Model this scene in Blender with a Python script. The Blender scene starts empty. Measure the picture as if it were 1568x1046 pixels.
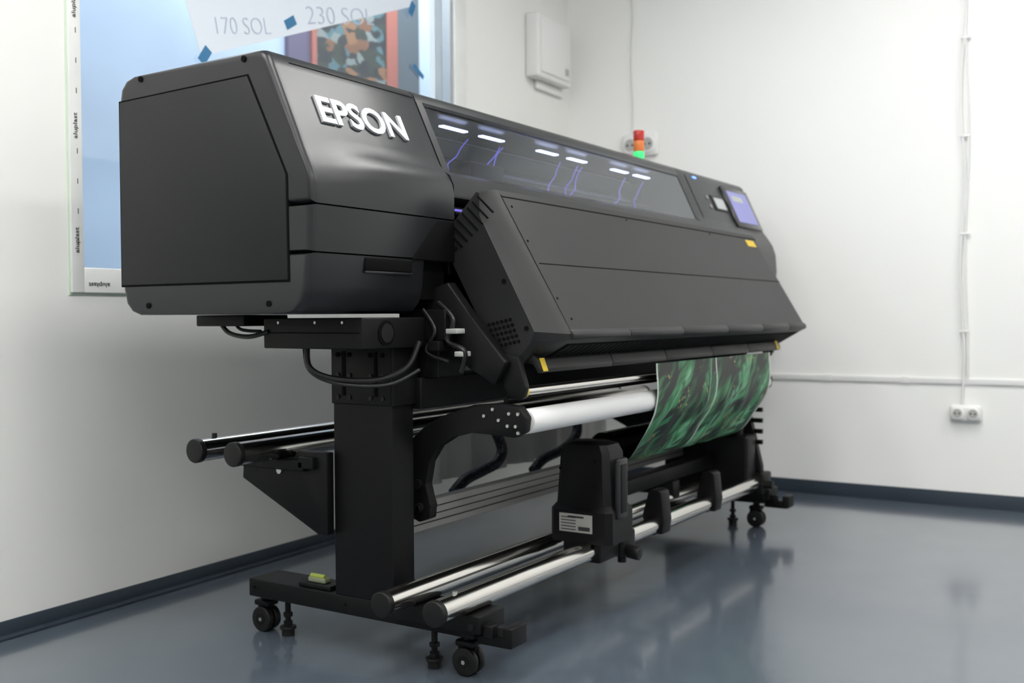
import bpy, bmesh, math, random
from mathutils import Vector, Matrix
random.seed(4)
S=0.87   # layout unit (= camera height) in metres
scene=bpy.context.scene
try:
    scene.view_settings.view_transform='Standard'
except Exception: pass

# ------------------------------------------------------------------ materials
def mat(name,col,rough=0.5,metal=0.0,bump=0.0,bscale=300,emit=None,estr=0,coat=0,spec=0.5,var=0.0,vscale=3.0):
    m=bpy.data.materials.new(name); m.use_nodes=True; nt=m.node_tree; b=nt.nodes['Principled BSDF']
    b.inputs['Base Color'].default_value=(*col,1); b.inputs['Roughness'].default_value=rough
    b.inputs['Metallic'].default_value=metal; b.inputs['Specular IOR Level'].default_value=spec
    b.inputs['Coat Weight'].default_value=coat
    if emit:
        b.inputs['Emission Color'].default_value=(*emit,1); b.inputs['Emission Strength'].default_value=estr
    tc=nt.nodes.new('ShaderNodeTexCoord')
    if bump:
        n=nt.nodes.new('ShaderNodeTexNoise'); n.inputs['Scale'].default_value=bscale; n.inputs['Detail'].default_value=2
        nt.links.new(tc.outputs['Object'],n.inputs['Vector'])
        bp=nt.nodes.new('ShaderNodeBump'); bp.inputs['Strength'].default_value=bump; bp.inputs['Distance'].default_value=0.002
        nt.links.new(n.outputs['Fac'],bp.inputs['Height']); nt.links.new(bp.outputs['Normal'],b.inputs['Normal'])
    if var:
        n=nt.nodes.new('ShaderNodeTexNoise'); n.inputs['Scale'].default_value=vscale; n.inputs['Detail'].default_value=4
        nt.links.new(tc.outputs['Object'],n.inputs['Vector'])
        r=nt.nodes.new('ShaderNodeValToRGB'); r.color_ramp.elements[0].position=0.3; r.color_ramp.elements[1].position=0.7
        r.color_ramp.elements[0].color=(*[c*(1-var) for c in col],1); r.color_ramp.elements[1].color=(*[min(1,c*(1+var)) for c in col],1)
        nt.links.new(n.outputs['Fac'],r.inputs['Fac']); nt.links.new(r.outputs['Color'],b.inputs['Base Color'])
    return m
M_SHELL=mat('shell_plastic',(0.011,0.0115,0.0135),0.32,bump=0.08,bscale=900,spec=.42)
M_SIDE=mat('side_panel_plastic',(0.010,0.0105,0.0115),0.5,bump=0.2,bscale=700,spec=.28)
M_DRYER=mat('dryer_plastic',(0.0125,0.0125,0.013),0.45,bump=0.2,bscale=800,spec=.36)
M_STEEL=mat('black_powdercoat',(0.005,0.005,0.0055),0.42,bump=0.15,bscale=1200,spec=.18)
M_DARK=mat('dark_gap',(0.002,0.002,0.002),0.8,spec=.1)
M_GLOSSBLK=mat('gloss_black',(0.006,0.006,0.008),0.12)
M_CHROME=mat('steel_tube',(0.72,0.70,0.66),0.17,metal=1.0)
M_SCREW=mat('screw_zinc',(0.50,0.50,0.48),0.35,metal=1.0)
M_CAP=mat('cap_rubber',(0.008,0.008,0.008),0.4,spec=.25)
M_LOGO=mat('logo_silver',(0.58,0.59,0.61),0.35,metal=0.2)
M_WHITETUBE=mat('white_core',(0.78,0.78,0.78),0.45)
M_ALU=mat('aluminium_beam',(0.36,0.36,0.35),0.5,metal=0.3)
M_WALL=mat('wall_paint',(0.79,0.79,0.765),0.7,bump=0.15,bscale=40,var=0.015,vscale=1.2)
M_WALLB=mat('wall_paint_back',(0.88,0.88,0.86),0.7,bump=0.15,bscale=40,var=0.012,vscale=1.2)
M_CEIL=mat('ceiling_paint',(0.85,0.85,0.84),0.8)
M_BASE=mat('baseboard_paint',(0.030,0.043,0.060),0.4,var=0.1)
M_WHITEPL=mat('white_plastic',(0.78,0.78,0.77),0.4)
M_FILM=mat('frame_film',(0.74,0.75,0.73),0.4,var=0.05,vscale=6)
M_GREENTAPE=mat('green_tape',(0.60,0.72,0.58),0.5)
M_TXT=mat('dark_print',(0.03,0.03,0.03),0.6)
M_YEL=mat('yellow_label',(0.60,0.42,0.02),0.5)
M_LABEL=mat('white_label',(0.42,0.42,0.40),0.5)
M_BLUETAPE=mat('blue_tape',(0.03,0.17,0.34),0.6)
M_PAPER=mat('paper',(0.72,0.78,0.86),0.7)
M_MARKER=mat('marker',(0.46,0.53,0.64),0.7)
M_HALL=mat('hall_paint',(0.55,0.65,0.78),0.8,var=.13,vscale=.9)
M_HALLD=mat('hall_pillar',(0.09,0.115,0.135),0.7)
M_HALLP=mat('hall_purple',(0.12,0.10,0.17),0.7)
M_RED=mat('red_frame',(0.38,0.12,0.09),0.6)
M_LAMPREFL=mat('lamp_reflection',(1,1,1),0.4,emit=(0.66,0.72,1.0),estr=5)  # emission paints the ceiling lamps mirrored in the lid glass
M_PURP=mat('violet_glow',(0.10,0.06,0.4),0.4,emit=(0.20,0.19,0.75),estr=0.7)  # violet light put into the material as emission
M_SCREEN=mat('touch_screen',(0.10,0.10,0.25),0.15,emit=(0.14,0.15,0.38),estr=0.8)
M_LCD=mat('lcd',(0.35,0.37,0.37),0.2,emit=(0.55,0.60,0.60),estr=0.08)
M_BLUELED=mat('blue_led',(0.1,0.2,1),0.3,emit=(0.10,0.25,1.0),estr=3)
M_SR=mat('signal_red',(0.40,0.02,0.015),0.2,emit=(1,0.05,0.02),estr=0.03)
M_SO=mat('signal_orange',(0.58,0.15,0.03),0.2,emit=(1,0.4,0.05),estr=0.05)
M_SG=mat('signal_green',(0.04,0.42,0.14),0.2,emit=(0.05,1,0.25),estr=.6)
M_LIME=mat('vial_lime',(0.30,0.36,0.05),0.15)
M_CLEAR=mat('clear_acrylic',(0.22,0.25,0.16),0.1)
M_CURT=mat('grey_fabric',(0.55,0.55,0.53),0.7)
M_CABLE=mat('cable_black',(0.006,0.006,0.006),0.35)
M_LIGHT=mat('light_diffuser',(1,1,1),0.5,emit=(1.0,0.99,0.97),estr=21.5)
M_HLIGHT=mat('hall_fill_diffuser',(1,1,1),0.5,emit=(0.95,0.98,1.0),estr=11)
M_PLATEN=mat('platen_grey',(0.46,0.51,0.62),0.35)

def floor_mat():
    m=mat('epoxy_floor',(0.135,0.165,0.20),0.22,coat=0.8)
    nt=m.node_tree;b=nt.nodes['Principled BSDF'];tc=nt.nodes.new('ShaderNodeTexCoord')
    b.inputs['Coat Roughness'].default_value=.11
    n=nt.nodes.new('ShaderNodeTexNoise'); n.inputs['Scale'].default_value=1.6;n.inputs['Detail'].default_value=6
    nt.links.new(tc.outputs['Object'],n.inputs['Vector'])
    r=nt.nodes.new('ShaderNodeValToRGB'); r.color_ramp.elements[0].position=.3; r.color_ramp.elements[1].position=.7
    r.color_ramp.elements[0].color=(0.076,0.096,0.122,1); r.color_ramp.elements[1].color=(0.092,0.114,0.142,1)
    nt.links.new(n.outputs['Fac'],r.inputs['Fac']); nt.links.new(r.outputs['Color'],b.inputs['Base Color'])
    r2=nt.nodes.new('ShaderNodeMapRange'); r2.inputs['To Min'].default_value=0.14; r2.inputs['To Max'].default_value=0.28
    n3=nt.nodes.new('ShaderNodeTexNoise'); n3.inputs['Scale'].default_value=4;n3.inputs['Detail'].default_value=5
    nt.links.new(tc.outputs['Object'],n3.inputs['Vector']); nt.links.new(n3.outputs['Fac'],r2.inputs['Value']); nt.links.new(r2.outputs['Result'],b.inputs['Roughness'])
    n2=nt.nodes.new('ShaderNodeTexNoise'); n2.inputs['Scale'].default_value=7; n2.inputs['Detail'].default_value=2
    nt.links.new(tc.outputs['Object'],n2.inputs['Vector'])
    bp=nt.nodes.new('ShaderNodeBump'); bp.inputs['Strength'].default_value=.12; bp.inputs['Distance'].default_value=.004
    nt.links.new(n2.outputs['Fac'],bp.inputs['Height']); nt.links.new(bp.outputs['Normal'],b.inputs['Normal']); nt.links.new(bp.outputs['Normal'],b.inputs['Coat Normal'])
    return m
M_FLOOR=floor_mat()
def glass_mat(name,tint,gl,k=.7):
    m=bpy.data.materials.new(name); m.use_nodes=True; nt=m.node_tree; nt.nodes.clear()
    o=nt.nodes.new('ShaderNodeOutputMaterial'); t=nt.nodes.new('ShaderNodeBsdfTransparent'); t.inputs[0].default_value=(*tint,1)
    g=nt.nodes.new('ShaderNodeBsdfGlossy'); g.inputs['Roughness'].default_value=0.06; g.inputs[0].default_value=(.95,.97,1,1)
    f=nt.nodes.new('ShaderNodeLayerWeight'); f.inputs[0].default_value=.5
    p=nt.nodes.new('ShaderNodeMath'); p.operation='POWER'; p.inputs[1].default_value=4
    ma=nt.nodes.new('ShaderNodeMath'); ma.operation='MULTIPLY_ADD'; ma.inputs[1].default_value=k; ma.inputs[2].default_value=gl; ma.use_clamp=True
    mx=nt.nodes.new('ShaderNodeMixShader')
    nt.links.new(f.outputs['Facing'],p.inputs[0]); nt.links.new(p.outputs[0],ma.inputs[0]); nt.links.new(ma.outputs[0],mx.inputs[0]); nt.links.new(t.outputs[0],mx.inputs[1]); nt.links.new(g.outputs[0],mx.inputs[2]); nt.links.new(mx.outputs[0],o.inputs[0])
    return m
M_GLASS=glass_mat('window_glass',(0.90,0.96,1.0),0.07)
M_COVER=glass_mat('cover_glass',(0.66,0.71,0.84),0.11)
# printed textile : dark jungle ground with palm fronds
def print_mat():
    m=bpy.data.materials.new('printed_textile'); m.use_nodes=True; nt=m.node_tree; b=nt.nodes['Principled BSDF']; b.inputs['Roughness'].default_value=.45
    N=nt.nodes.new; L=nt.links.new
    uv=N('ShaderNodeUVMap'); uv.uv_map='UVMap'
    n0=N('ShaderNodeTexNoise'); n0.inputs['Scale'].default_value=3.5; n0.inputs['Detail'].default_value=1; L(uv.outputs[0],n0.inputs['Vector'])
    wv=N('ShaderNodeVectorMath'); wv.operation='MULTIPLY_ADD'; wv.inputs[1].default_value=(.16,.16,0); L(n0.outputs['Color'],wv.inputs[0]); L(uv.outputs[0],wv.inputs[2])
    def m2(op,a,b_=0.0,c=None):
        q=N('ShaderNodeMath'); q.operation=op
        for i,x in enumerate((a,b_,c)):
            if x is None: continue
            if isinstance(x,(int,float)): q.inputs[i].default_value=x
            else: L(x,q.inputs[i])
        return q.outputs[0]
    def streak(rot,sx,sy,detail,seed):
        a=N('ShaderNodeMapping'); a.inputs['Rotation'].default_value=(0,0,math.radians(rot)); a.inputs['Location'].default_value=(seed,seed*.7,0); L(wv.outputs[0],a.inputs[0])
        c=N('ShaderNodeMapping'); c.inputs['Scale'].default_value=(sx,sy,1); L(a.outputs[0],c.inputs[0])
        n=N('ShaderNodeTexNoise'); n.inputs['Scale'].default_value=1; n.inputs['Detail'].default_value=detail; n.inputs['Distortion'].default_value=.2; L(c.outputs[0],n.inputs['Vector']); return n
    s1=streak(52,4,22,3,0); s2=streak(28,6,40,3,3.3)
    n5=N('ShaderNodeTexNoise'); n5.inputs['Scale'].default_value=6; n5.inputs['Detail'].default_value=1; L(uv.outputs[0],n5.inputs['Vector'])
    f=m2('ADD',m2('MULTIPLY',s1.outputs['Fac'],.65),m2('MULTIPLY',s2.outputs['Fac'],.35)); f=m2('ADD',f,m2('MULTIPLY',n5.outputs['Fac'],.55)); f=m2('SUBTRACT',f,.275)
    r=N('ShaderNodeValToRGB'); cr=r.color_ramp
    cr.elements[0].position=.42; cr.elements[0].color=(0.003,0.007,0.005,1)
    cr.elements[1].position=.70; cr.elements[1].color=(0.22,0.46,0.28,1)
    for p,c in((.47,(0.004,0.018,0.009,1)),(.505,(0.010,0.065,0.026,1)),(.55,(0.022,0.14,0.052,1)),(.61,(0.05,0.24,0.10,1))):
        e=cr.elements.new(p); e.color=c
    L(f,r.inputs[0]); col=r.outputs[0]
    R=random.Random(11)
    # (centre u, v, angle, half length, half width, leaflet frequency, colour)
    fr=[(.08,.26,55,.20,.06,36,(.03,.22,.085)),(.30,.36,44,.18,.055,40,(.08,.34,.16)),(.47,.16,62,.20,.05,38,(.012,.09,.035)),
        (.68,.30,50,.20,.06,36,(.13,.42,.23)),(.84,.15,58,.20,.06,34,(.05,.28,.12)),(.98,.33,40,.16,.055,38,(.17,.46,.27)),(1.10,.17,62,.18,.05,36,(.03,.2,.08))]
    for (cu,cv,an,Ln,W,K,c) in fr:
        mp=N('ShaderNodeMapping'); mp.vector_type='TEXTURE'; mp.inputs['Location'].default_value=(cu+.08,cv+.08,0); mp.inputs['Rotation'].default_value=(0,0,math.radians(-an)); L(wv.outputs[0],mp.inputs[0])
        s=N('ShaderNodeSeparateXYZ'); L(mp.outputs[0],s.inputs[0]); a,cc=s.outputs[0],s.outputs[1]
        cc=m2('ADD',cc,m2('MULTIPLY',m2('MULTIPLY',a,a),R.uniform(-1.2,1.2)))
        ab=m2('ABSOLUTE',cc)
        ph=m2('SUBTRACT',m2('MULTIPLY',a,K*2.2),m2('MULTIPLY',ab,K*3.4)); sn=m2('SINE',ph)
        lf=m2('MINIMUM',m2('MAXIMUM',m2('MULTIPLY_ADD',sn,2.2,.2),0),1)
        t=m2('DIVIDE',a,Ln); wd=m2('MULTIPLY',m2('SUBTRACT',1,m2('MULTIPLY',t,t)),W)
        wd=m2('MULTIPLY',wd,m2('ADD',m2('MULTIPLY',s2.outputs['Fac'],1.2),.4))
        mask=m2('LESS_THAN',ab,wd); k=m2('MULTIPLY',m2('MULTIPLY',mask,lf),.85)
        mx=N('ShaderNodeMixRGB'); L(k,mx.inputs[0]); L(col,mx.inputs[1]); mx.inputs[2].default_value=(*c,1)
        rib=m2('MULTIPLY',m2('LESS_THAN',ab,.0018),mask)
        m3=N('ShaderNodeMixRGB'); L(rib,m3.inputs[0]); L(mx.outputs[0],m3.inputs[1]); m3.inputs[2].default_value=(.30,.55,.38,1)
        col=m3.outputs[0]
    v=N('ShaderNodeTexVoronoi'); v.inputs['Scale'].default_value=60; L(uv.outputs[0],v.inputs['Vector'])
    vr=m2('LESS_THAN',v.outputs['Distance'],.36)
    n2=N('ShaderNodeTexNoise'); n2.inputs['Scale'].default_value=6.5; L(wv.outputs[0],n2.inputs['Vector'])
    mm=m2('MULTIPLY',vr,m2('GREATER_THAN',n2.outputs['Fac'],.59))
    m2b=N('ShaderNodeMixRGB'); L(mm,m2b.inputs[0]); L(col,m2b.inputs[1]); m2b.inputs[2].default_value=(0.26,0.24,0.09,1)
    sx=N('ShaderNodeSeparateXYZ'); L(uv.outputs[0],sx.inputs[0])
    def band(c,wd): return m2('LESS_THAN',m2('ABSOLUTE',m2('SUBTRACT',sx.outputs[0],c),0),wd)
    a2=m2('MAXIMUM',m2('MAXIMUM',band(0.0,0.012),band(.56,.005)),band(1.2,.015))
    m3=N('ShaderNodeMixRGB'); L(a2,m3.inputs[0]); L(m2b.outputs[0],m3.inputs[1]); m3.inputs[2].default_value=(0.55,0.6,0.55,1)
    L(m3.outputs[0],b.inputs['Base Color'])
    return m
M_PRINT=print_mat()
def art_mat():
    m=mat('painting_canvas',(0.1,0.1,0.1),0.6); nt=m.node_tree; b=nt.nodes['Principled BSDF']; N=nt.nodes.new; L=nt.links.new
    tc=N('ShaderNodeTexCoord'); mp=N('ShaderNodeMapping'); mp.inputs['Scale'].default_value=(1,11,18); mp.inputs['Rotation'].default_value=(.5,0,0); L(tc.outputs['Object'],mp.inputs[0])
    n=N('ShaderNodeTexNoise'); n.inputs['Scale'].default_value=1.0; L(mp.outputs[0],n.inputs['Vector'])
    ad=N('ShaderNodeVectorMath'); ad.operation='ADD'; L(mp.outputs[0],ad.inputs[0]); L(n.outputs['Color'],ad.inputs[1])
    v=N('ShaderNodeTexVoronoi'); v.inputs['Scale'].default_value=1.3; L(ad.outputs[0],v.inputs['Vector'])
    s=N('ShaderNodeSeparateColor'); L(v.outputs['Color'],s.inputs[0])
    r=N('ShaderNodeValToRGB'); cr=r.color_ramp; cr.interpolation='CONSTANT'
    cr.elements[0].position=0; cr.elements[0].color=(.02,.025,.03,1); cr.elements[1].position=.35; cr.elements[1].color=(.07,.15,.17,1)
    for p,c in((.5,(.26,.13,.06,1)),(.62,(.03,.04,.03,1)),(.78,(.20,.23,.22,1)),(.88,(.18,.08,.04,1))): cr.elements.new(p).color=c
    L(s.outputs[0],r.inputs[0]); L(r.outputs[0],b.inputs['Base Color']); return m
M_ART=art_mat()
def hose_mat():
    m=mat('patterned_hose',(0.01,0.01,0.012),0.5); nt=m.node_tree; b=nt.nodes['Principled BSDF']; N=nt.nodes.new; L=nt.links.new
    tc=N('ShaderNodeTexCoord'); v=N('ShaderNodeTexVoronoi'); v.inputs['Scale'].default_value=90; L(tc.outputs['Object'],v.inputs['Vector'])
    r=N('ShaderNodeValToRGB'); r.color_ramp.elements[0].position=.25; r.color_ramp.elements[0].color=(.05,.07,.11,1); r.color_ramp.elements[1].position=.4; r.color_ramp.elements[1].color=(.006,.007,.01,1)
    L(v.outputs['Distance'],r.inputs[0]); L(r.outputs[0],b.inputs['Base Color']); return m
M_HOSE=hose_mat()

# ------------------------------------------------------------------ geometry helpers
class G:
    def __init__(s,name,parent=None,T=None):
        s.name=name; s.parent=parent; s.bm=bmesh.new(); s.mats=[]; s.T=T
    def _add(s,bm,m,smooth=True):
        if m not in s.mats: s.mats.append(m)
        i=s.mats.index(m)
        bmesh.ops.recalc_face_normals(bm,faces=bm.faces)
        for f in bm.faces: f.material_index=i; f.smooth=smooth
        me=bpy.data.meshes.new('t'); bm.to_mesh(me); bm.free(); s.bm.from_mesh(me); bpy.data.meshes.remove(me)
    def bevel(s,bm,b,seg=3,edges=None):
        if b>0: bmesh.ops.bevel(bm,geom=edges if edges else bm.edges[:],offset=b,segments=seg,affect='EDGES',profile=.5,clamp_overlap=True)
    def box(s,x0,x1,y0,y1,z0,z1,m,bev=0.0,M=None):
        bm=bmesh.new(); bmesh.ops.create_cube(bm,size=1)
        for v in bm.verts:
            v.co=Vector(((x0+x1)/2+v.co.x*(x1-x0),(y0+y1)/2+v.co.y*(y1-y0),(z0+z1)/2+v.co.z*(z1-z0)))
        s.bevel(bm,bev)
        if M: bm.transform(M)
        s._add(bm,m); return s
    def prism(s,poly,y0,y1,m,bev=0.0,seg=3,M=None):
        bm=bmesh.new()
        a=[bm.verts.new((x,y0,z)) for x,z in poly]; b=[bm.verts.new((x,y1,z)) for x,z in poly]
        bm.faces.new(a); bm.faces.new(b[::-1]); n=len(poly)
        for i in range(n): bm.faces.new((a[i],b[i],b[(i+1)%n],a[(i+1)%n]))
        s.bevel(bm,bev,seg)
        if M: bm.transform(M)
        s._add(bm,m); return s
    def prismX(s,poly,x0,x1,m,bev=0.0,M=None):   # poly in (y,z)
        bm=bmesh.new()
        a=[bm.verts.new((x0,y,z)) for y,z in poly]; b=[bm.verts.new((x1,y,z)) for y,z in poly]
        bm.faces.new(a); bm.faces.new(b[::-1]); n=len(poly)
        for i in range(n): bm.faces.new((a[i],b[i],b[(i+1)%n],a[(i+1)%n]))
        s.bevel(bm,bev)
        if M: bm.transform(M)
        s._add(bm,m); return s
    def loft(s,secs,m,cap=True):
        bm=bmesh.new(); R=[[bm.verts.new(p) for p in sec] for sec in secs]; n=len(secs[0])
        for a,b in zip(R,R[1:]):
            for i in range(n): bm.faces.new((a[i],b[i],b[(i+1)%n],a[(i+1)%n]))
        if cap: bm.faces.new(R[0]); bm.faces.new(R[-1][::-1])
        s._add(bm,m); return s
    def cyl(s,p0,p1,r,m,seg=32,r2=None,bev=0.0,M=None):
        p0=Vector(p0);p1=Vector(p1);d=p1-p0
        bm=bmesh.new(); bmesh.ops.create_cone(bm,cap_ends=True,segments=seg,radius1=r,radius2=r if r2 is None else r2,depth=d.length)
        if bev:
            es=[e for e in bm.edges if abs(abs(e.verts[0].co.z)-d.length/2)<1e-6 and abs(e.verts[0].co.z-e.verts[1].co.z)<1e-6]
            s.bevel(bm,bev,3,es)
        q=d.to_track_quat('Z','Y').to_matrix().to_4x4()
        bm.transform(Matrix.Translation((p0+p1)/2)@q)
        if M: bm.transform(M)
        s._add(bm,m); return s
    def tube(s,pts,r,m,seg=10,sub=6,M=None):
        P=[Vector(p) for p in pts]
        out=[]
        for i in range(len(P)-1):
            a=P[max(i-1,0)];b=P[i];c=P[i+1];d=P[min(i+2,len(P)-1)]
            for k in range(sub):
                t=k/sub
                out.append(0.5*((2*b)+(c-a)*t+(2*a-5*b+4*c-d)*t*t+(-a+3*b-3*c+d)*t**3))
        out.append(P[-1])
        secs=[];prev=None
        for i,p in enumerate(out):
            t=(out[min(i+1,len(out)-1)]-out[max(i-1,0)]).normalized()
            if prev is None:
                prev=t.orthogonal().normalized()
            u=(prev-t*prev.dot(t)).normalized(); w=t.cross(u); prev=u
            secs.append([p+(u*math.cos(6.28318*k/seg)+w*math.sin(6.28318*k/seg))*r for k in range(seg)])
        if M: secs=[[M@q for q in sc] for sc in secs]
        s.loft(secs,m); return s
    def sheet(s,grid,m,uvs=None):
        bm=bmesh.new(); uvl=bm.loops.layers.uv.new('UVMap') if uvs else None
        V=[[bm.verts.new(p) for p in row] for row in grid]
        for i in range(len(V)-1):
            for j in range(len(V[0])-1):
                f=bm.faces.new((V[i][j],V[i+1][j],V[i+1][j+1],V[i][j+1]))
                if uvs:
                    for l,(a,b) in zip(f.loops,((i,j),(i+1,j),(i+1,j+1),(i,j+1))): l[uvl].uv=uvs[a][b]
        s._add(bm,m); return s
    def text(s,body,M,w,h,m,depth=0.004,off=0.0,bold=0.0):
        cu=bpy.data.curves.new('txt','FONT'); cu.body=body; cu.extrude=0.05; cu.offset=bold; cu.resolution_u=4
        ob=bpy.data.objects.new('txt',cu); scene.collection.objects.link(ob)
        dg=bpy.context.evaluated_depsgraph_get(); me=bpy.data.meshes.new_from_object(ob.evaluated_get(dg))
        xs=[v.co.x for v in me.vertices]; ys=[v.co.y for v in me.vertices]; zs=[v.co.z for v in me.vertices]
        x0,x1,y0,y1,z0,z1=min(xs),max(xs),min(ys),max(ys),min(zs),max(zs)
        for v in me.vertices:
            v.co=Vector(((v.co.x-x0)/(x1-x0)*w,(v.co.y-y0)/(y1-y0)*h,(v.co.z-z0)/(z1-z0)*depth+off))
        bm=bmesh.new(); bm.from_mesh(me); bm.transform(M); s._add(bm,m,False)
        bpy.data.objects.remove(ob); bpy.data.meshes.remove(me); return s
    def done(s,ang=35):
        me=bpy.data.meshes.new(s.name)
        if s.T: s.bm.transform(s.T)
        s.bm.to_mesh(me); s.bm.free()
        for m in s.mats: me.materials.append(m)
        me.transform(Matrix.Scale(S,4))
        try: me.set_sharp_from_angle(angle=math.radians(ang))
        except Exception: pass
        ob=bpy.data.objects.new(s.name,me); scene.collection.objects.link(ob)
        if s.parent:
            ob.parent=s.parent; ob.matrix_parent_inverse=Matrix.Translation(-s.parent.location)
        else:
            lo=Vector([min(v.co[i] for v in me.vertices) for i in range(3)]); hi=Vector([max(v.co[i] for v in me.vertices) for i in range(3)])
            c=(lo+hi)/2; me.transform(Matrix.Translation(-c)); ob.location=c
        return ob
def root(name,loc):
    e=bpy.data.objects.new(name,None); e.empty_display_size=.1; e.location=Vector(loc)*S; scene.collection.objects.link(e); return e
def frame(O,up,nr):
    up=Vector(up).normalized(); nr=Vector(nr).normalized(); u=up.cross(nr)
    M=Matrix.Identity(4)
    for i in range(3): M[i][0]=u[i];M[i][1]=up[i];M[i][2]=nr[i];M[i][3]=O[i]
    return M
F_S=frame((-1.802,0,1.353),(-.421,0,.907),(.907,0,.421))   # sloped front: local (Y, up-slope, out)
F_H=frame((-1.45,0,.956),(-.505,0,.863),(.863,0,.505))      # dryer front
def sv(z): return (z-1.353)/.907
def hv(z): return (z-.956)/.863

# ------------------------------------------------------------------ room
WL=Matrix.Translation((-3.085,1.85,0))@Matrix.Rotation(math.atan(.04),4,'Z')   # left wall frame
def wy(Y): return Y-1.85
g=G('floor'); g.box(-3.6,2.6,-3.7,6.0,-.12,0,M_FLOOR); g.done()
g=G('ceiling'); g.box(-3.6,2.6,-3.7,6.0,3.5,3.6,M_CEIL); g.done()
WY0,WY1,WZ0,WZ1=wy(2.165),wy(4.44),1.172,3.25
g=G('wall_left',T=WL)
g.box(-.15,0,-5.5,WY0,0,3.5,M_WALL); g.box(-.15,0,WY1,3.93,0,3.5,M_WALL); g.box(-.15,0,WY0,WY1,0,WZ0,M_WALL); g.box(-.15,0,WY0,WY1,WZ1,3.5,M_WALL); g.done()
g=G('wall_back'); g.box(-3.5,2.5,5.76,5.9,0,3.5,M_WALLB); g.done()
g=G('wall_right'); g.box(2.4,2.55,-3.6,5.76,0,3.5,M_WALL); g.done()
g=G('wall_front'); g.box(-3.1,2.4,-3.65,-3.5,0,3.5,M_WALL); g.done()
g=G('baseboard_left',T=WL); g.box(0,.008,-5.3,3.9,0,.055,M_BASE,.002); g.box(0,.03,-5.3,3.9,0,.012,M_BASE,.003); g.done()
g=G('baseboard_back'); g.box(-3.2,2.4,5.75,5.76,0,.075,M_BASE,.002); g.done()
g=G('wall_hallway'); g.box(-4.4,-4.3,1.2,6.6,0,3.5,M_HALL); g.box(-4.3,-3.3,6.5,6.6,0,3.5,M_HALL); g.box(-4.3,-3.25,1.2,1.3,0,3.5,M_HALL)
g.box(-4.4,-3.3,1.2,6.6,3.5,3.6,M_HALL); g.box(-4.4,-3.3,1.2,6.6,-.1,0,M_HALL); g.done()
k=4.28/3.13
g=G('hallway_pillar'); g.box(-4.3,-4.27,3.885*k,4.06*k,0,3.5,M_HALLD); g.box(-4.3,-4.27,3.17*k,3.31*k,0,3.5,M_HALLP); g.done()
pa=root('framed_painting',(-4.28,3.6*k,2.3))
g=G('canvas',pa); g.box(-4.28,-4.26,3.33*k,3.80*k,2.30,3.3,M_ART); g.done()
g=G('frame',pa); g.box(-4.29,-4.255,3.80*k,3.88*k,2.27,3.33,M_RED); g.box(-4.29,-4.255,3.30*k,3.33*k,2.27,3.33,M_RED); g.box(-4.29,-4.255,3.33*k,3.80*k,2.27,2.30,M_RED); g.done()
# window
wr=root('window_1',(-3.12,3.3,1.17))
g=G('frame',wr,WL)
g.box(-.12,.012,WY0-.048,WY0,WZ0-.085,WZ1,M_FILM,.003); g.box(-.12,.012,WY1,WY1+.11,WZ0-.085,WZ1,M_FILM,.003)
g.box(-.12,.012,WY0,WY1,WZ0-.085,WZ0,M_FILM,.003); g.box(-.12,.012,WY0,WY1,WZ1,WZ1+.05,M_FILM,.003)
g.box(-.06,-.01,WY1-.012,WY1,WZ0,WZ1,M_SCREW)
g.box(.0,.004,WY0-.054,WY0-.048,WZ0-.093,WZ1,M_GREENTAPE); g.box(.0,.004,WY0-.05,WY1+.1,WZ0-.092,WZ0-.085,M_GREENTAPE); g.box(.0,.004,WY1+.11,WY1+.12,WZ0-.1,WZ1,M_GREENTAPE)
def wf(y,z,ang,x=.013):
    return frame((x,y,z),Vector((0,-math.sin(ang),math.cos(ang))),(1,0,0))
for z in (1.22,1.60,2.0,2.4): g.text('aluplast',wf(WY0-.015,z,math.pi/2),.085,.02,M_TXT,.001)
for y in (WY0+.10,WY0+.5,WY0+.9): g.text('aluplast',wf(y,WZ0-.045,math.pi),.085,.02,M_TXT,.001)
for z in (1.25,1.35,1.45,1.55,1.75,1.85,1.95,2.1,2.3): g.box(.012,.0125,WY0-.022,WY0-.019,z,z+.018,M_TXT)
g.done()
g=G('glass',wr,WL); g.sheet([[(-.066,WY0,WZ0),(-.066,WY1,WZ0)],[(-.066,WY0,WZ1),(-.066,WY1,WZ1)]],M_GLASS); g.done()
# paper banner taped on the glass
pb=root('paper_banner',(-3.15,3.4,2.4))
ang=math.atan2(.545,1.40); cy,cz=wy(2.755),2.01
PM=frame((-.055,cy,cz),(0,-math.sin(ang),math.cos(ang)),(1,0,0))
g=G('sheet',pb,WL); g.box(0,1.51,0,.60,-.001,.001,M_PAPER,M=PM); g.done()
g=G('writing',pb,WL); g.text('170 SOL',frame((-.053,wy(2.84),2.115),(0,-.22,.975),(1,0,0)),.31,.065,M_MARKER,.001,bold=-.02)
g.text('230 SOL',frame((-.053,wy(3.37),2.28),(0,-.22,.975),(1,0,0)),.48,.075,M_MARKER,.001,bold=-.02); g.done()
g=G('tape',pb,WL)
for (a,b,r) in ((.02,.0,.6),(.56,.05,.2),(1.49,-.01,.7)):
    g.box(-.035,.035,-.02,.02,.001,.003,M_BLUETAPE,M=PM@Matrix.Translation((a,b,0))@Matrix.Rotation(r,4,'Z'))
g.box(-.05,.05,-.012,.012,0,.002,M_BLUETAPE,M=wf(wy(4.2),2.24,-.5,-.055))
g.done()
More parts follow.
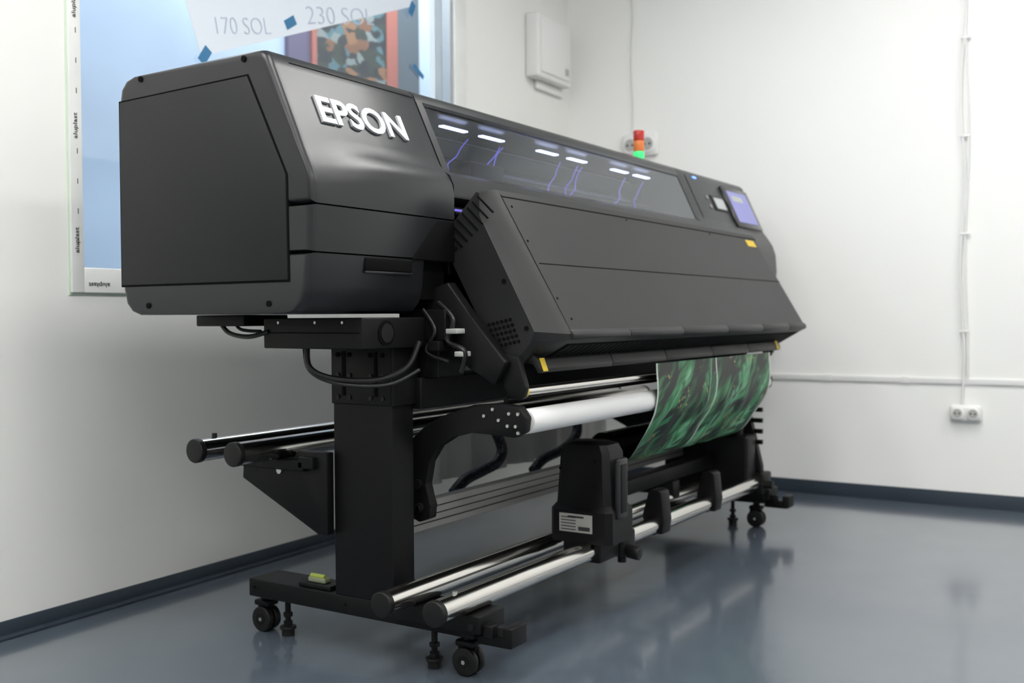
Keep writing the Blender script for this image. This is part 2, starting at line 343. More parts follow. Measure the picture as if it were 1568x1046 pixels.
# electric box on the left wall
eb=root('electrical_box',(-3.2,5.4,2.4))
g=G('case',eb,WL); g.box(.001,.09,wy(5.20),wy(5.62),2.40,2.77,M_WHITEPL,.012); g.done()
g=G('door',eb,WL); g.box(.09,.10,wy(5.23),wy(5.59),2.43,2.74,M_WHITEPL,.006); g.box(.10,.106,wy(5.52),wy(5.56),2.46,2.50,M_SCREW,.002); g.box(.001,.03,wy(5.30),wy(5.64),2.35,2.40,M_WHITEPL,.008); g.done()
# sockets
def socket(xc,zc,w,h):
    r=root('wall_socket',(xc,5.75,zc))
    g=G('plate',r); g.box(xc-w/2,xc+w/2,5.725,5.76,zc-h/2,zc+h/2,M_WHITEPL,.017); g.done()
    g=G('inserts',r)
    for sx in (-1,1):
        c=xc+sx*w*.24
        g.cyl((c,5.727,zc),(c,5.715,zc),h*.36,M_WHITEPL,28,bev=.002); g.cyl((c,5.7155,zc),(c,5.7145,zc),h*.27,M_LABEL,28)
        for dz in (-1,1): g.cyl((c+dz*h*.12,5.7148,zc),(c+dz*h*.12,5.7138,zc),h*.05,M_DARK,12)
    g.done(); return r
socket(-.90,.485,.155,.085); socket(-2.737,2.03,.235,.14)
g=G('cable_trunking'); g.box(-3.22,2.4,5.750,5.76,.632,.664,M_WHITEPL,.003)
for x in (-1.606,-1.2,-.2,.6): g.box(x-.022,x+.022,5.7495,5.76,.627,.669,M_WHITEPL,.004)
g.done()
g=G('power_cable')
x0=-.92;zb=.53
g.tube([(x0+.012*math.sin(i*1.7),5.742,zb+(3.49-zb)*i/12) for i in range(13)],.006,M_WHITEPL,8,4)
g.tube([(x0+.02+.008*math.sin(i*1.3+1),5.742,.67+(3.49-.67)*i/12) for i in range(13)],.005,M_WHITEPL,8,4)
for z in (.9,1.4,1.9,2.4): g.box(x0-.012,x0+.035,5.735,5.7495,z,z+.012,M_WHITEPL,.003)
g.done()
g=G('power_cable'); g.tube([(-2.79+.006*math.sin(i*1.9),5.75,2.105+(3.49-2.105)*i/8) for i in range(9)],.006,M_WHITEPL,8,4); g.done()
# ceiling lights; last one added to brighten the wall under the printer
for (x,y) in ((-1.0,3.95),(-1.0,1.5),(-1.0,-.9),(1.0,4.1),(1.0,1.7),(1.0,-.9),(-2.35,.35)):
    r=root('ceiling_light',(x,y,3.45))
    g=G('housing',r); g.box(x-.27,x+.27,y-.69,y+.69,3.44,3.4995,M_WHITEPL,.005); g.done()
    g=G('diffuser',r); g.box(x-.24,x+.24,y-.65,y+.65,3.43,3.442,M_LIGHT); g.done()
r=root('hallway_fill_light',(-3.8,3.8,3.4))  # added unseen lamp that lights the hallway behind the window
g=G('diffuser',r); g.box(-4.0,-3.6,2.2,6.0,3.44,3.46,M_HLIGHT); g.done()
g=G('housing',r); g.box(-4.05,-3.55,2.15,6.05,3.455,3.4995,M_WHITEPL,.005); g.done()

# ------------------------------------------------------------------ printer
PR=root('large_format_printer',(-2.1,3.6,0))
def inset(prof,d):
    cx=sum(p[0] for p in prof)/len(prof); cz=sum(p[1] for p in prof)/len(prof)
    o=[]
    for x,z in prof:
        v=Vector((cx-x,cz-z)).normalized()*d*1.3; o.append((x+v.x,z+v.y))
    return o
def tower(g,prof,y0,y1,m,rb0=.018,rb1=.003,prof2=None,ya=None,yb=None):
    secs=[]
    def add(p,y): secs.append([(x,y,z) for x,z in p])
    for t in (0,.2,.4,.6,.8,1):
        a=t*math.pi/2
        add(inset(prof,rb0*(1-math.sin(a))),y0+rb0*(1-math.cos(a)))
    pe=prof
    if prof2:
        for i in range(0,13):
            t=i/12; s_=t*t*(3-2*t)
            add([(a[0]*(1-s_)+b[0]*s_,a[1]*(1-s_)+b[1]*s_) for a,b in zip(prof,prof2)],ya+(yb-ya)*t)
        pe=prof2
    for t in (0,.4,.75,1):
        a=t*math.pi/2
        add(inset(pe,rb1*(1-math.cos(a))),y1-rb1*(1-math.sin(a)))
    g.loft(secs,m)
UP =[(-2.543,1.285),(-2.543,1.615),(-2.536,1.650),(-2.515,1.672),(-2.48,1.682),(-2.1,1.687),(-1.99,1.688),(-1.965,1.684),(-1.949,1.670),(-1.9375,1.645),(-1.89,1.5427),(-1.855,1.467),(-1.846,1.447),(-1.832,1.418),(-1.817,1.388),(-1.804,1.358),(-1.797,1.335),(-1.796,1.285)]
UP2=[(-2.543,1.285),(-2.543,1.615),(-2.536,1.650),(-2.515,1.672),(-2.48,1.682),(-2.1,1.687),(-1.99,1.688),(-1.965,1.684),(-1.949,1.670),(-1.9375,1.645),(-1.89,1.5427),(-1.857,1.471),(-1.846,1.449),(-1.830,1.430),(-1.814,1.412),(-1.802,1.390),(-1.796,1.360),(-1.796,1.285)]
g=G('left_cover',PR); tower(g,UP,1.9,2.5,M_SHELL,prof2=UP2,ya=1.93,yb=2.22); g.done(28)
MID=[(-2.543,1.165),(-2.543,1.281),(-1.796,1.281),(-1.797,1.22),(-1.800,1.165)]
LOW=[(-2.540,1.161),(-2.540,1.085),(-2.528,1.042),(-2.505,1.020),(-2.471,1.009),(-1.875,1.009),(-1.845,1.016),(-1.822,1.040),(-1.810,1.08),(-1.802,1.161)]
g=G('left_cover_lower',PR); tower(g,MID,1.9,2.5,M_SHELL); tower(g,LOW,1.9,2.36,M_SHELL,.02,.004); g.done(28)
g=G('left_core',PR); g.box(-2.52,-1.83,1.94,2.49,1.05,1.30,M_DARK); g.done()
g=G('left_cover_handle',PR); g.box(-1.85,-1.7990,2.10,2.30,1.122,1.158,M_DARK,.004); g.box(-1.83,-1.7985,2.10,2.30,1.116,1.122,M_SHELL,.001)
g.prismX([(2.30,1.16),(2.41,1.278),(2.503,1.278),(2.503,1.16)],-1.84,-1.7935,M_DARK,.002); g.done()
SP=[(-2.531,1.094),(-2.531,1.612),(-2.018,1.622),(-1.884,1.358),(-1.880,1.094)]
SPg=[(-2.536,1.089),(-2.536,1.616),(-2.015,1.627),(-1.879,1.359),(-1.875,1.089)]
g=G('side_panel',PR); g.prism(SPg,1.8985,1.93,M_DARK); g.prism(SP,1.8955,1.93,M_SIDE,.003,2)
for (x,z) in ((-2.44,1.668),(-2.03,1.668),(-2.42,1.035),(-1.95,1.035)): g.cyl((x,1.9,z),(x,1.9005-.004,z),.008,M_DARK,16)
g.done()
g=G('hood_seams',PR); g.box(-2.5,-2.0,2.03,2.033,1.684,1.6885,M_DARK)
g.box(1.975,2.495,sv(1.660),sv(1.662),.0,.001,M_DARK,M=F_S); g.done()
g=G('logo',PR); MM=F_S@Matrix.Translation((2.020,sv(1.5055),0)); g.text('EPSON',MM,.358,.082,M_LOGO,.007,0,bold=.024); g.done()
g=G('rear_body',PR); g.prism([(-2.543,1.03),(-2.543,1.64),(-2.51,1.68),(-2.2,1.686),(-2.2,1.02)],2.49,4.49,M_SHELL)
g.prism([(-2.22,1.645),(-2.22,1.687),(-1.99,1.688),(-1.965,1.684),(-1.949,1.670),(-1.9385,1.648),(-1.955,1.645)],2.503,4.468,M_SHELL)
g.prism([(-1.842,1.434),(-1.815,1.420),(-1.800,1.388),(-1.800,1.352),(-1.82,1.34),(-1.96,1.34),(-1.96,1.41)],2.503,4.468,M_SHELL)
g.box(-2.2,-1.9,2.49,4.49,1.02,1.36,M_DARK); g.box(-1.95,-1.83,2.52,4.46,1.12,1.335,M_STEEL,.01)
g.done()
g=G('front_slats',PR)
for i in range(5): g.box(-1.84,-1.805,2.52,4.46,1.30-i*.022,1.312-i*.022,M_STEEL,.003)
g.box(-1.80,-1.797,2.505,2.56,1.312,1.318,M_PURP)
g.done()
g=G('cover_frame',PR)
for (y0,y1) in ((2.503,2.535),(4.455,4.468)): g.box(y0,y1,sv(1.43),sv(1.65),-.02,.001,M_SHELL,M=F_S)
g.box(2.535,4.455,sv(1.640),sv(1.652),-.012,.002,M_GLOSSBLK,M=F_S)
g.done()
g=G('cover_glass',PR); g.sheet([[F_S@Vector((2.535,sv(1.432),-.002)),F_S@Vector((4.455,sv(1.432),-.002))],[F_S@Vector((2.535,sv(1.642),-.002)),F_S@Vector((4.455,sv(1.642),-.002))]],M_COVER); g.done()
g=G('carriage_interior',PR)
g.box(-2.2,-1.97,2.5,4.47,1.36,1.415,M_PLATEN); g.box(-2.19,-2.12,2.5,4.47,1.545,1.61,M_STEEL,.005); g.cyl((-2.08,2.5,1.50),(-2.08,4.47,1.50),.010,M_STEEL)
g.box(-2.15,-1.98,2.85,3.06,1.415,1.52,M_STEEL,.01); g.box(-2.19,-2.185,2.5,4.47,1.41,1.63,M_PLATEN)
for y in (3.3,3.75,4.15): g.box(-2.17,-2.10,y,y+.05,1.415,1.50,M_STEEL,.005)
g.done()
g=G('lamp_reflections',PR)  # glowing bars stand in for ceiling lamps reflected in the lid glass
for y in (2.83,3.06,3.445,3.68,4.06,4.28): g.box(-2.045,-2.025,y-.07,y+.07,1.623,1.628,M_LAMPREFL)
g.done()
g=G('violet_reflections',PR)  # glowing violet lines stand in for violet reflections in the lid glass
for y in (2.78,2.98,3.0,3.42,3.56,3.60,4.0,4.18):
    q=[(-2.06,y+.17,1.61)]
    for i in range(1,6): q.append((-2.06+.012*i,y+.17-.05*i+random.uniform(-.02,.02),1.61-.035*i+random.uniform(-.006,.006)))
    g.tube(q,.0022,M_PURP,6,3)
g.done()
URf=[(-2.543,1.02),(-2.543,1.615),(-2.536,1.650),(-2.515,1.672),(-2.48,1.682),(-2.1,1.687),(-1.99,1.688),(-1.965,1.684),(-1.949,1.670),(-1.9375,1.645),(-1.89,1.5427),(-1.855,1.467),(-1.840,1.440),(-1.815,1.405),(-1.785,1.36),(-1.768,1.31),(-1.762,1.22),(-1.79,1.04),(-1.83,1.015)]
g=G('right_cover',PR); tower(g,URf,4.472,5.375,M_SHELL,.003,.03); g.done(28)
g=G('right_seams',PR); g.box(4.55,4.554,sv(1.44),sv(1.66),0,.0015,M_DARK,M=F_S); g.done()
g=G('control_panel',PR)
g.box(4.97,5.335,sv(1.435),sv(1.645),-.01,.012,M_GLOSSBLK,.006,M=F_S); g.box(5.01,5.29,sv(1.46),sv(1.622),.0125,.0135,M_SCREEN,M=F_S)
g.box(5.05,5.2,sv(1.57),sv(1.60),.0137,.0145,M_LCD,M=F_S)
g.box(4.77,4.945,sv(1.505),sv(1.58),-.003,.004,M_STEEL,.004,M=F_S); g.box(4.80,4.925,sv(1.515),sv(1.57),.0042,.005,M_LCD,M=F_S)
for (y,z) in ((4.72,1.565),(4.72,1.52),(4.98,1.42),(5.08,1.42)): g.cyl((y,sv(z),0),(y,sv(z),.004),.010,M_SCREW,16,M=F_S)
g.box(4.645,4.685,sv(1.652),sv(1.660),0,.003,M_BLUELED,M=F_S); g.done()

# dryer / heater in front
HE=[(-1.835,1.239),(-1.770,1.305),(-1.715,1.362),(-1.704,1.358),(-1.703,1.293),(-1.61,1.123),(-1.518,.955),(-1.530,.925),(-1.585,.867),(-1.62,.87),(-1.651,.895),(-1.73,1.03),(-1.805,1.164)]
HF=[(-1.842,1.243),(-1.775,1.312),(-1.712,1.376),(-1.694,1.374),(-1.672,1.336),(-1.565,1.153),(-1.444,.948),(-1.446,.932),(-1.575,.862),(-1.61,.862),(-1.651,.888),(-1.735,1.025),(-1.81,1.160)]
def mixp(a,b,t): return [(p[0]*(1-t)+q[0]*t,p[1]*(1-t)+q[1]*t) for p,q in zip(a,b)]
secs=[]
for y,t in ((2.495,-.02),(2.5,0.02),(2.52,.38),(2.545,.78),(2.562,.96),(2.575,1),(4.76,1),(4.79,.96),(4.82,.75),(4.835,.3),(4.84,.0)):
    secs.append([(x,y,z) for x,z in mixp(HE,HF,t)])
g=G('dryer_shell',PR); g.loft(secs,M_DRYER); g.done(30)
g=G('dryer_details',PR)
g.box(2.578,2.581,0,hv(1.36),0,.0012,M_DARK,M=F_H)
g.box(2.60,4.79,hv(1.153)-.0015,hv(1.153)+.0015,0,.0012,M_DARK,M=F_H)
g.box(2.58,4.79,hv(1.352),hv(1.356),0,.0012,M_DARK,M=F_H)
for (y,z) in ((2.61,1.325),(2.60,1.22),(2.60,1.05),(2.62,.99),(3.4,1.345),(4.2,1.345)): g.cyl((y,hv(z),0),(y,hv(z),.002),.004,M_DARK,12,M=F_H)
g.box(4.63,4.74,hv(1.315),hv(1.345),0,.002,M_YEL,M=F_H)
for i in range(7):
    t=i/6
    a=(-1.815+.109*t,1.243+.095*t)
    g.box(-.045,.028,-.0025,.0025,-.003,.003,M_DARK,M=frame((a[0]+.03,2.494,a[1]-.02),(.68,0,.73),(0,-1,0)))
for i in range(6):
    for j in range(5):
        x=-1.672+.0145*i+.007*j; z=.985-.0155*j+.012*i*.5-.01
        g.cyl((x,2.4955,z-.01*i*.3),(x,2.4925,z-.01*i*.3),.0052,M_DARK,10)
for (x,z) in ((-1.62,1.10),(-1.545,.965),(-1.79,1.2)): g.cyl((x,2.496,z),(x,2.492,z),.007,M_DARK,14)
g.done()
g=G('dryer_lip',PR)
ys=[2.575,2.95,3.37,3.80,4.20,4.55,4.79]
for a,b in zip(ys,ys[1:]):
    g.prism([(-1.462,.965),(-1.445,.958),(-1.437,.947),(-1.438,.936),(-1.450,.929),(-1.48,.925),(-1.48,.955)],a+.002,b-.002,M_DRYER,.003,2)
g.done()
g=G('fan_grille',PR)
g.box(2.6,4.76,-.145,-.03,-.004,.0,M_DARK,M=frame((-1.445,0,.930),(.868,0,.497),(.497,0,-.868)))
for i in range(60):
    y=2.62+i*.036
    g.prism([(-1.475,.918),(-1.475,.912),(-1.565,.860),(-1.565,.866)],y,y+.005,M_STEEL)
g.done()
g=G('exit_flaps',PR)
ys=[2.53,2.98,3.40,3.84,4.25,4.66]
for a,b in zip(ys,ys[1:]):
    g.prism([(-1.60,.905),(-1.552,.892),(-1.528,.875),(-1.518,.850),(-1.520,.838),(-1.532,.836),(-1.545,.862),(-1.60,.872)],a+.002,b-.002,M_DRYER,.002,2)
g.box(2.535,2.56,-.02,.02,0,.002,M_YEL,M=frame((-1.521,0,.860),(-.35,0,.93),(.93,0,.35)))
g.box(4.60,4.63,-.02,.02,0,.002,M_YEL,M=frame((-1.521,0,.860),(-.35,0,.93),(.93,0,.35)))
g.done()
g=G('platen_apron',PR); g.prism([(-1.85,1.05),(-1.66,.90),(-1.60,.89),(-1.62,.84),(-1.75,.90),(-1.9,1.0)],2.52,4.75,M_DARK); g.done()
g=G('dryer_arm',PR)
for y in (2.44,4.80): g.prism([(-1.95,1.05),(-1.78,1.10),(-1.70,1.0),(-1.58,.87),(-1.62,.80),(-1.72,.86),(-1.84,.93),(-1.95,.93)],y,y+.04,M_STEEL,.006,2)
g.prism([(-1.64,.90),(-1.56,.885),(-1.535,.80),(-1.545,.765),(-1.59,.765),(-1.62,.83)],2.47,2.495,M_STEEL,.004,2)
g.box(-1.76,-1.72,2.40,2.45,.95,.965,M_LABEL,.003); g.box(-1.73,-1.70,2.40,2.45,.885,.90,M_LABEL,.003); g.box(-1.81,-1.77,2.38,2.45,.90,.93,M_STEEL,.004)
g.tube([(-1.80,2.42,1.04),(-1.74,2.41,.99),(-1.76,2.41,.93),(-1.70,2.41,.90),(-1.72,2.42,.84)],.008,M_CABLE,8)
g.tube([(-1.84,2.40,1.02),(-1.79,2.39,.96),(-1.82,2.39,.90),(-1.75,2.40,.87)],.006,M_CABLE,8)
g.done()
g=G('mount_beams',PR)
g.box(-2.20,-1.83,2.12,2.42,.912,.998,M_STEEL,.004); g.box(-2.484,-2.28,2.12,2.30,.975,1.008,M_STEEL,.004)
g.box(-2.19,-1.84,2.118,2.121,.955,.958,M_DARK); g.cyl((-1.831,2.22,.955),(-1.827,2.22,.955),.035,M_DARK,28); g.cyl((-1.829,2.22,.955),(-1.825,2.22,.955),.026,M_CABLE,28)
g.box(-1.93,-1.76,2.40,2.60,.93,1.02,M_STEEL,.004); g.box(-2.0,-1.80,2.42,2.55,.82,.93,M_STEEL,.006)
g.box(-2.3,-2.05,4.6,4.8,.91,1.0,M_STEEL,.004); g.box(-2.05,-1.83,4.5,4.8,.91,1.0,M_STEEL,.004)
for x in (-2.14,-2.0,-1.9): g.cyl((x,2.121,.985),(x,2.118,.985),.004,M_SCREW,12)
g.tube([(-2.40,2.14,.985),(-2.34,2.12,.955),(-2.25,2.11,.945),(-2.18,2.12,.96)],.007,M_CABLE,8)
g.tube([(-2.36,2.16,.985),(-2.30,2.13,.965),(-2.22,2.13,.96)],.005,M_CABLE,8)
g.tube([(-2.05,2.14,.92),(-2.03,2.13,.86),(-1.97,2.16,.83),(-1.88,2.24,.825),(-1.82,2.30,.86),(-1.80,2.33,.93)],.008,M_CABLE,8)
g.tube([(-2.08,2.16,.92),(-2.04,2.14,.85),(-1.96,2.17,.815),(-1.86,2.26,.81),(-1.80,2.33,.85)],.006,M_CABLE,8)
g.done()
def leg(Y0,nm):
    g=G('column_'+nm,PR)
    g.box(-2.10,-1.878,Y0,Y0+.10,.175,.915,M_STEEL,.004)
    g.box(-2.102,-1.876,Y0-.006,Y0,.745,.912,M_STEEL,.003); g.box(-1.876,-1.866,Y0-.006,Y0+.11,.745,.912,M_STEEL,.003)
    for x in (-2.075,-2.03,-1.95,-1.905):
        for z in (.765,.83,.89): g.cyl((x,Y0-.006,z),(x,Y0-.010,z),.007,M_CAP if z<.85 else M_DARK,12)
    for x in (-2.052,-1.93): g.box(x-.006,x+.006,Y0-.008,Y0-.005,.77,.90,M_DARK)
    g.done()
    g=G('foot_'+nm,PR)
    g.box(-2.465,-1.60,Y0,Y0+.13,.12,.176,M_STEEL,.004)
    g.box(-1.61,-1.50,Y0+.03,Y0+.09,.10,.135,M_STEEL,.004); g.box(-1.52,-1.49,Y0+.02,Y0+.10,.105,.16,M_STEEL,.004); g.box(-1.57,-1.54,Y0+.0,Y0+.03,.13,.165,M_STEEL,.003)
    g.box(-1.86,-1.57,Y0-.015,Y0+.11,.14,.19,M_STEEL,.004)
    g.cyl((-1.70,Y0-.015,.165),(-1.70,Y0-.02,.165),.007,M_SCREW,12); g.cyl((-1.595,Y0-.015,.16),(-1.595,Y0-.022,.16),.010,M_CAP,12)
    for x in (-2.44,-2.06): g.cyl((x,Y0,.15),(x,Y0-.003,.15),.004,M_DARK,10)
    g.done()
    g=G('casters_'+nm,PR)
    for x in (-2.445,-1.655):
        y=Y0+.055
        for dy in (-.016,.016):
            g.cyl((x,y+dy-.011,.04),(x,y+dy+.011,.04),.040,M_CAP,32,bev=.006); g.cyl((x,y+dy-.0125,.04),(x,y+dy+.0125,.04),.018,M_STEEL,24)
        g.cyl((x,y-.029,.04),(x,y+.029,.04),.006,M_SCREW,14)
        g.prism([(x-.028,.045),(x-.034,.075),(x-.015,.10),(x+.022,.10),(x+.030,.085),(x+.012,.04)],y-.005,y+.005,M_STEEL,.002)
        g.box(x-.03,x+.03,y-.026,y+.026,.082,.10,M_STEEL,.006); g.cyl((x,y,.10),(x,y,.125),.016,M_STEEL,20)
    for x in (-2.345,-1.77):
        y=Y0+.05
        g.cyl((x,y,0.02),(x,y,.030),.026,M_CAP,24,bev=.003); g.cyl((x,y,0),(x,y,.02),.020,M_CAP,20); g.cyl((x,y,.030),(x,y,.045),.014,M_STEEL,20); g.cyl((x,y,.04),(x,y,.125),.009,M_STEEL,14); g.cyl((x,y,.06),(x,y,.072),.015,M_STEEL,6)
    g.done()
leg(2.30,'left'); leg(4.67,'right')
g=G('rail_brackets_right',PR); g.prism([(-1.88,.19),(-1.60,.19),(-1.60,.30),(-1.66,.55),(-1.68,.85),(-1.80,.95),(-1.90,.9)],4.63,4.67,M_STEEL,.004,2)
for i in range(6): g.box(-1.655,-1.60,4.64,4.66,.40+.05*i,.42+.05*i,M_STEEL)
g.box(-1.70,-1.58,4.60,4.72,.17,.27,M_STEEL,.01); g.cyl((-1.60,4.62,.22),(-1.54,4.62,.22),.02,M_CAP,20)
g.done()
g=G('cross_beams',PR)
g.box(-2.04,-2.0,2.40,4.67,.322,.414,M_ALU,.003)
for z in (.345,.368,.391): g.box(-2.001,-1.997,2.40,4.67,z-.0012,z+.0012,M_STEEL)
g.box(-1.97,-1.85,2.40,4.67,.73,.822,M_STEEL,.005)
g.done()
def rail(g,x,z,y0,y1,r):
    g.cyl((x,y0+.02,z),(x,y1-.02,z),r,M_CHROME,48)
    g.cyl((x,y0,z),(x,y0+.022,z),r+.002,M_CAP,48,bev=.004); g.cyl((x,y1-.022,z),(x,y1,z),r+.002,M_CAP,48,bev=.004)
g=G('takeup_rails',PR); rail(g,-1.625,.222,2.15,4.72,.033); rail(g,-1.802,.222,2.15,4.72,.033)
g.cyl((-1.625,2.25,.25),(-1.625,2.25,.262),.007,M_SCREW,12); g.done()
g=G('feed_rails',PR); rail(g,-2.455,.604,2.08,4.85,.034); rail(g,-2.293,.604,2.08,4.85,.034)
g.cyl((-2.455,2.16,.635),(-2.455,2.16,.65),.008,M_CAP,12); g.done()
g=G('feed_bracket',PR)
for y in (2.27,4.70):
    g.prism([(-2.45,.565),(-2.455,.50),(-2.14,.355),(-2.10,.355),(-2.10,.60),(-2.22,.60),(-2.23,.575),(-2.32,.572)],y,y+.03,M_STEEL,.004,2)
    g.box(-2.5,-2.18,y-.02,y+.06,.54,.572,M_STEEL,.004)
g.cyl((-2.29,2.27,.535),(-2.29,2.262,.535),.010,M_SCREW,16); g.box(-2.2,-2.14,2.25,2.30,.55,.585,M_STEEL,.003)
g.done()
g=G('output_roller',PR); g.cyl((-1.56,2.50,.785),(-1.56,4.55,.785),.0135,M_CHROME,32); g.cyl((-1.62,2.50,.76),(-1.62,4.55,.76),.009,M_STEEL,24)
g.cyl((-1.56,2.485,.785),(-1.56,2.505,.785),.018,M_YEL,24); g.done()
g=G('tension_bar',PR); g.cyl((-1.557,2.50,.699),(-1.557,4.54,.699),.036,M_WHITETUBE,48,bev=.002); g.done()
g=G('tension_arm',PR)
AP=[(-1.96,.45),(-1.955,.56),(-1.93,.63),(-1.87,.68),(-1.79,.715),(-1.70,.745),(-1.60,.752),(-1.545,.745),(-1.522,.715),(-1.528,.675),(-1.56,.657),(-1.64,.662),(-1.71,.668),(-1.78,.650),(-1.83,.620),(-1.865,.57),(-1.88,.50),(-1.855,.44),(-1.86,.40),(-1.90,.385),(-1.94,.40)]
for y in (2.45,4.53): g.prism(AP,y,y+.035,M_STEEL,.004,2)
for (x,z) in ((-1.545,.725),(-1.575,.725),(-1.553,.69),(-1.58,.69),(-1.61,.705),(-1.66,.715),(-1.545,.672),(-1.63,.735)): g.cyl((x,2.45,z),(x,2.444,z),.005,M_SCREW,14)
for (x,z) in ((-1.90,.50),(-1.895,.43)): g.cyl((x,2.45,z),(x,2.44,z),.014,M_CAP,20); g.cyl((-1.895,2.44,.43),(-1.895,2.436,.43),.007,M_SCREW,12)
g.done()
g=G('takeup_unit',PR)
def ring(x0,x1,y0,y1,z,c=.02):
    return [(x0+c,y0,z),(x1-c,y0,z),(x1,y0+c,z),(x1,y1-c,z),(x1-c,y1,z),(x0+c,y1,z),(x0,y1-c,z),(x0,y0+c,z)]
g.loft([ring(-1.765,-1.535,2.985,3.17,.25),ring(-1.765,-1.535,2.985,3.17,.355),ring(-1.752,-1.548,3.0,3.15,.375),ring(-1.742,-1.558,3.01,3.145,.545),ring(-1.730,-1.572,3.02,3.14,.572),ring(-1.71,-1.59,3.04,3.12,.580)],M_STEEL)
g.box(-1.545,-1.525,3.03,3.10,.33,.53,M_SHELL,.008); g.box(-1.527,-1.522,3.045,3.085,.35,.51,M_STEEL,.002)
g.box(-1.72,-1.58,3.0,3.14,.185,.26,M_STEEL,.006)
g.box(-1.722,-1.600,2.981,2.985,.285,.345,M_LABEL)
for i in range(5): g.box(-1.715,-1.66,2.980,2.9815,.292+.010*i,.295+.010*i,M_TXT)
g.box(-1.65,-1.607,2.980,2.9815,.292,.305,M_TXT); g.box(-1.69,-1.63,2.980,2.9815,.333,.339,M_TXT)
for (x,z) in ((-1.73,.49),(-1.60,.52),(-1.60,.44)): g.cyl((x,3.004,z),(x,3.0,z),.004,M_DARK,10)
g.done()
g=G('takeup_clamps',PR)
g.box(-1.68,-1.575,3.15,3.26,.175,.262,M_STEEL,.012); g.cyl((-1.575,3.2,.19),(-1.53,3.2,.185),.024,M_CAP,10,bev=.005); g.cyl((-1.60,3.2,.21),(-1.60,3.2,.15),.015,M_STEEL,16)
for y in (3.50,4.02):
    g.prism([(-1.665,.19),(-1.585,.19),(-1.578,.24),(-1.588,.345),(-1.605,.355),(-1.64,.35),(-1.665,.26)],y,y+.075,M_STEEL,.006,2)
    g.prism([(-1.84,.19),(-1.77,.19),(-1.77,.30),(-1.84,.30)],y,y+.075,M_STEEL,.006,2); g.box(-1.83,-1.62,y+.01,y+.065,.182,.21,M_STEEL,.004)
g.box(-1.84,-1.62,4.5,4.62,.18,.45,M_STEEL,.015); g.box(-1.80,-1.66,4.52,4.58,.42,.58,M_STEEL,.015)
g.cyl((-1.72,3.13,.52),(-1.72,4.54,.52),.040,M_STEEL,32)
g.box(-1.84,-1.78,3.2,4.5,.30,.36,M_STEEL,.006)
g.done()
g=G('rear_media_curtain',PR)
rows=[]
for j in range(0,9):
    z=.30+.62*j/8
    rows.append([(-2.62+.028*math.sin(i*.55)+.012*math.sin(i*1.3+j*.2),3.15+i*.022,z) for i in range(0,85)])
g.sheet(rows,M_CURT); g.box(-2.66,-2.58,3.1,5.05,.90,.94,M_STEEL,.004); g.box(-2.62,-2.1,4.68,4.74,.90,.94,M_STEEL,.004); g.box(-2.62,-2.1,3.12,3.16,.90,.94,M_STEEL,.004); g.done(60)
g=G('patterned_hoses',PR)
g.tube([(-2.3,3.18,.33),(-2.3,3.26,.37),(-2.3,3.38,.39),(-2.3,3.48,.41),(-2.3,3.52,.46),(-2.3,3.46,.55),(-2.3,3.40,.60)],.022,M_HOSE,14)
g.tube([(-2.3,3.76,.34),(-2.3,3.85,.38),(-2.3,4.0,.40),(-2.3,4.12,.44),(-2.3,4.15,.50),(-2.3,4.08,.60)],.022,M_HOSE,14)
g.done()

PT=root('printed_fabric',(-1.6,3.9,.46))
prof=[(-1.515,.832),(-1.514,.80),(-1.511,.76),(-1.512,.715),(-1.524,.66),(-1.548,.61),(-1.580,.56),(-1.610,.512),(-1.638,.482),(-1.675,.464),(-1.715,.460),(-1.755,.475),(-1.778,.51),(-1.775,.55),(-1.745,.577),(-1.71,.58)]
P=[]
for i in range(len(prof)-1):
    a=Vector(prof[max(i-1,0)]);b=Vector(prof[i]);c=Vector(prof[i+1]);d=Vector(prof[min(i+2,len(prof)-1)])
    for q in range(5):
        t=q/5; P.append(0.5*((2*b)+(c-a)*t+(2*a-5*b+4*c-d)*t*t+(-a+3*b-3*c+d)*t**3))
P.append(Vector(prof[-1]))
grid=[];uvs=[];arc=0
for i,p in enumerate(P):
    if i: arc+=(p-P[i-1]).length
    row=[];ur=[]
    amp=.006*min(1,max(0,(arc-.12)/.15))*(1 if arc<.5 else .2)
    for j in range(0,81):
        y=3.3+1.2*j/80
        row.append((p.x+amp*math.sin(j*.42+arc*7)+amp*.5*math.sin(j*.9-arc*11),y,p.y)); ur.append((1.2*j/80,arc))
    grid.append(row);uvs.append(ur)
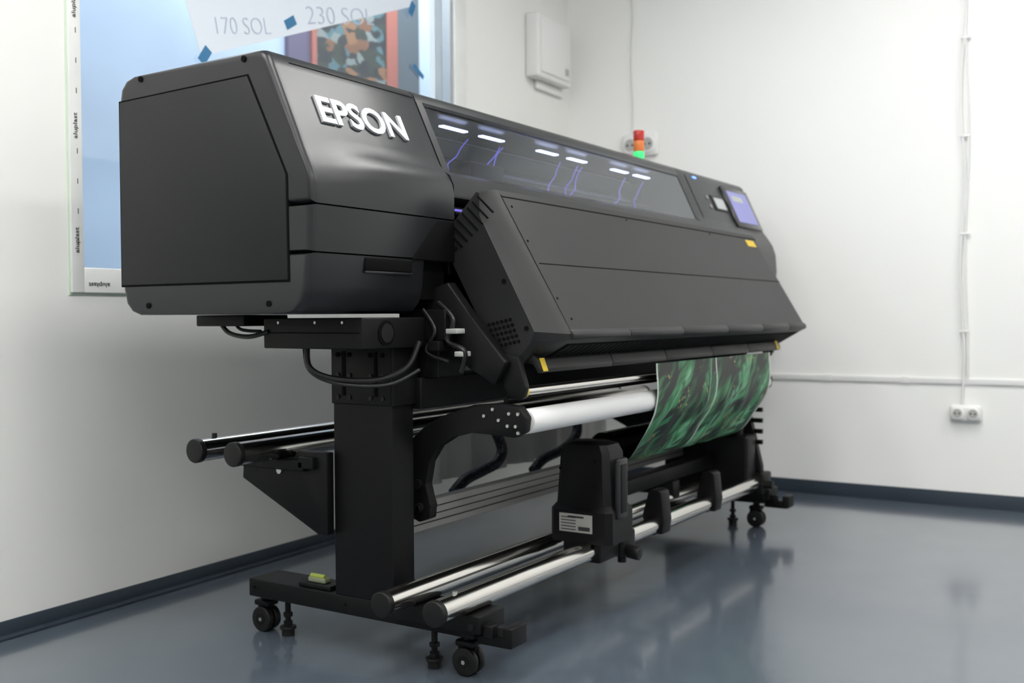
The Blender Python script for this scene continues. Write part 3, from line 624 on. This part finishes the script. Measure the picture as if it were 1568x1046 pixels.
g=G('sheet',PT); g.sheet(grid,M_PRINT,uvs=uvs); g.done(60)

SL=root('signal_light',(-2.05,4.285,1.688))
g=G('base',SL); g.cyl((-2.05,4.285,1.689),(-2.05,4.285,1.705),.032,M_STEEL,28,bev=.004); g.done()
g=G('lenses',SL); g.cyl((-2.05,4.285,1.705),(-2.05,4.285,1.740),.025,M_SG,28,bev=.002); g.cyl((-2.05,4.285,1.741),(-2.05,4.285,1.788),.025,M_SO,28,bev=.002); g.cyl((-2.05,4.285,1.789),(-2.05,4.285,1.835),.025,M_SR,28,bev=.004); g.done()
LV=root('spirit_level',(-2.2,2.34,.176))
g=G('body',LV); g.box(-2.26,-2.13,2.31,2.38,.1765,.190,M_STEEL,.003); g.box(-2.235,-2.165,2.325,2.355,.19,.206,M_CLEAR,.004); g.done()
g=G('vial',LV); g.cyl((-2.228,2.335,.208),(-2.172,2.335,.208),.008,M_LIME,16); g.done()

# ------------------------------------------------------------------ camera
yaw=math.atan2(0.538,0.842); pitch=-math.atan(39/1587); roll=math.radians(.36)
fwd=Vector((-math.sin(yaw)*math.cos(pitch),math.cos(yaw)*math.cos(pitch),math.sin(pitch)))
rt0=Vector((math.cos(yaw),math.sin(yaw),0)); up0=rt0.cross(fwd)
rt=rt0*math.cos(roll)-up0*math.sin(roll); up=rt.cross(fwd)
cam=bpy.data.cameras.new('camera'); co=bpy.data.objects.new('camera',cam); scene.collection.objects.link(co)
Mx=Matrix.Identity(4)
for i in range(3): Mx[i][0]=rt[i];Mx[i][1]=up[i];Mx[i][2]=-fwd[i]
Mx.translation=Vector((0,0,S)); co.matrix_world=Mx
cam.sensor_width=36; cam.lens=1587/1568*36; cam.clip_start=.02
cam.dof.use_dof=True; cam.dof.focus_distance=2.75*S; cam.dof.aperture_fstop=3.2
scene.camera=co
w=bpy.data.worlds.new('world'); scene.world=w; w.use_nodes=True; w.node_tree.nodes['Background'].inputs[0].default_value=(.8,.85,.9,1); w.node_tree.nodes['Background'].inputs[1].default_value=.3
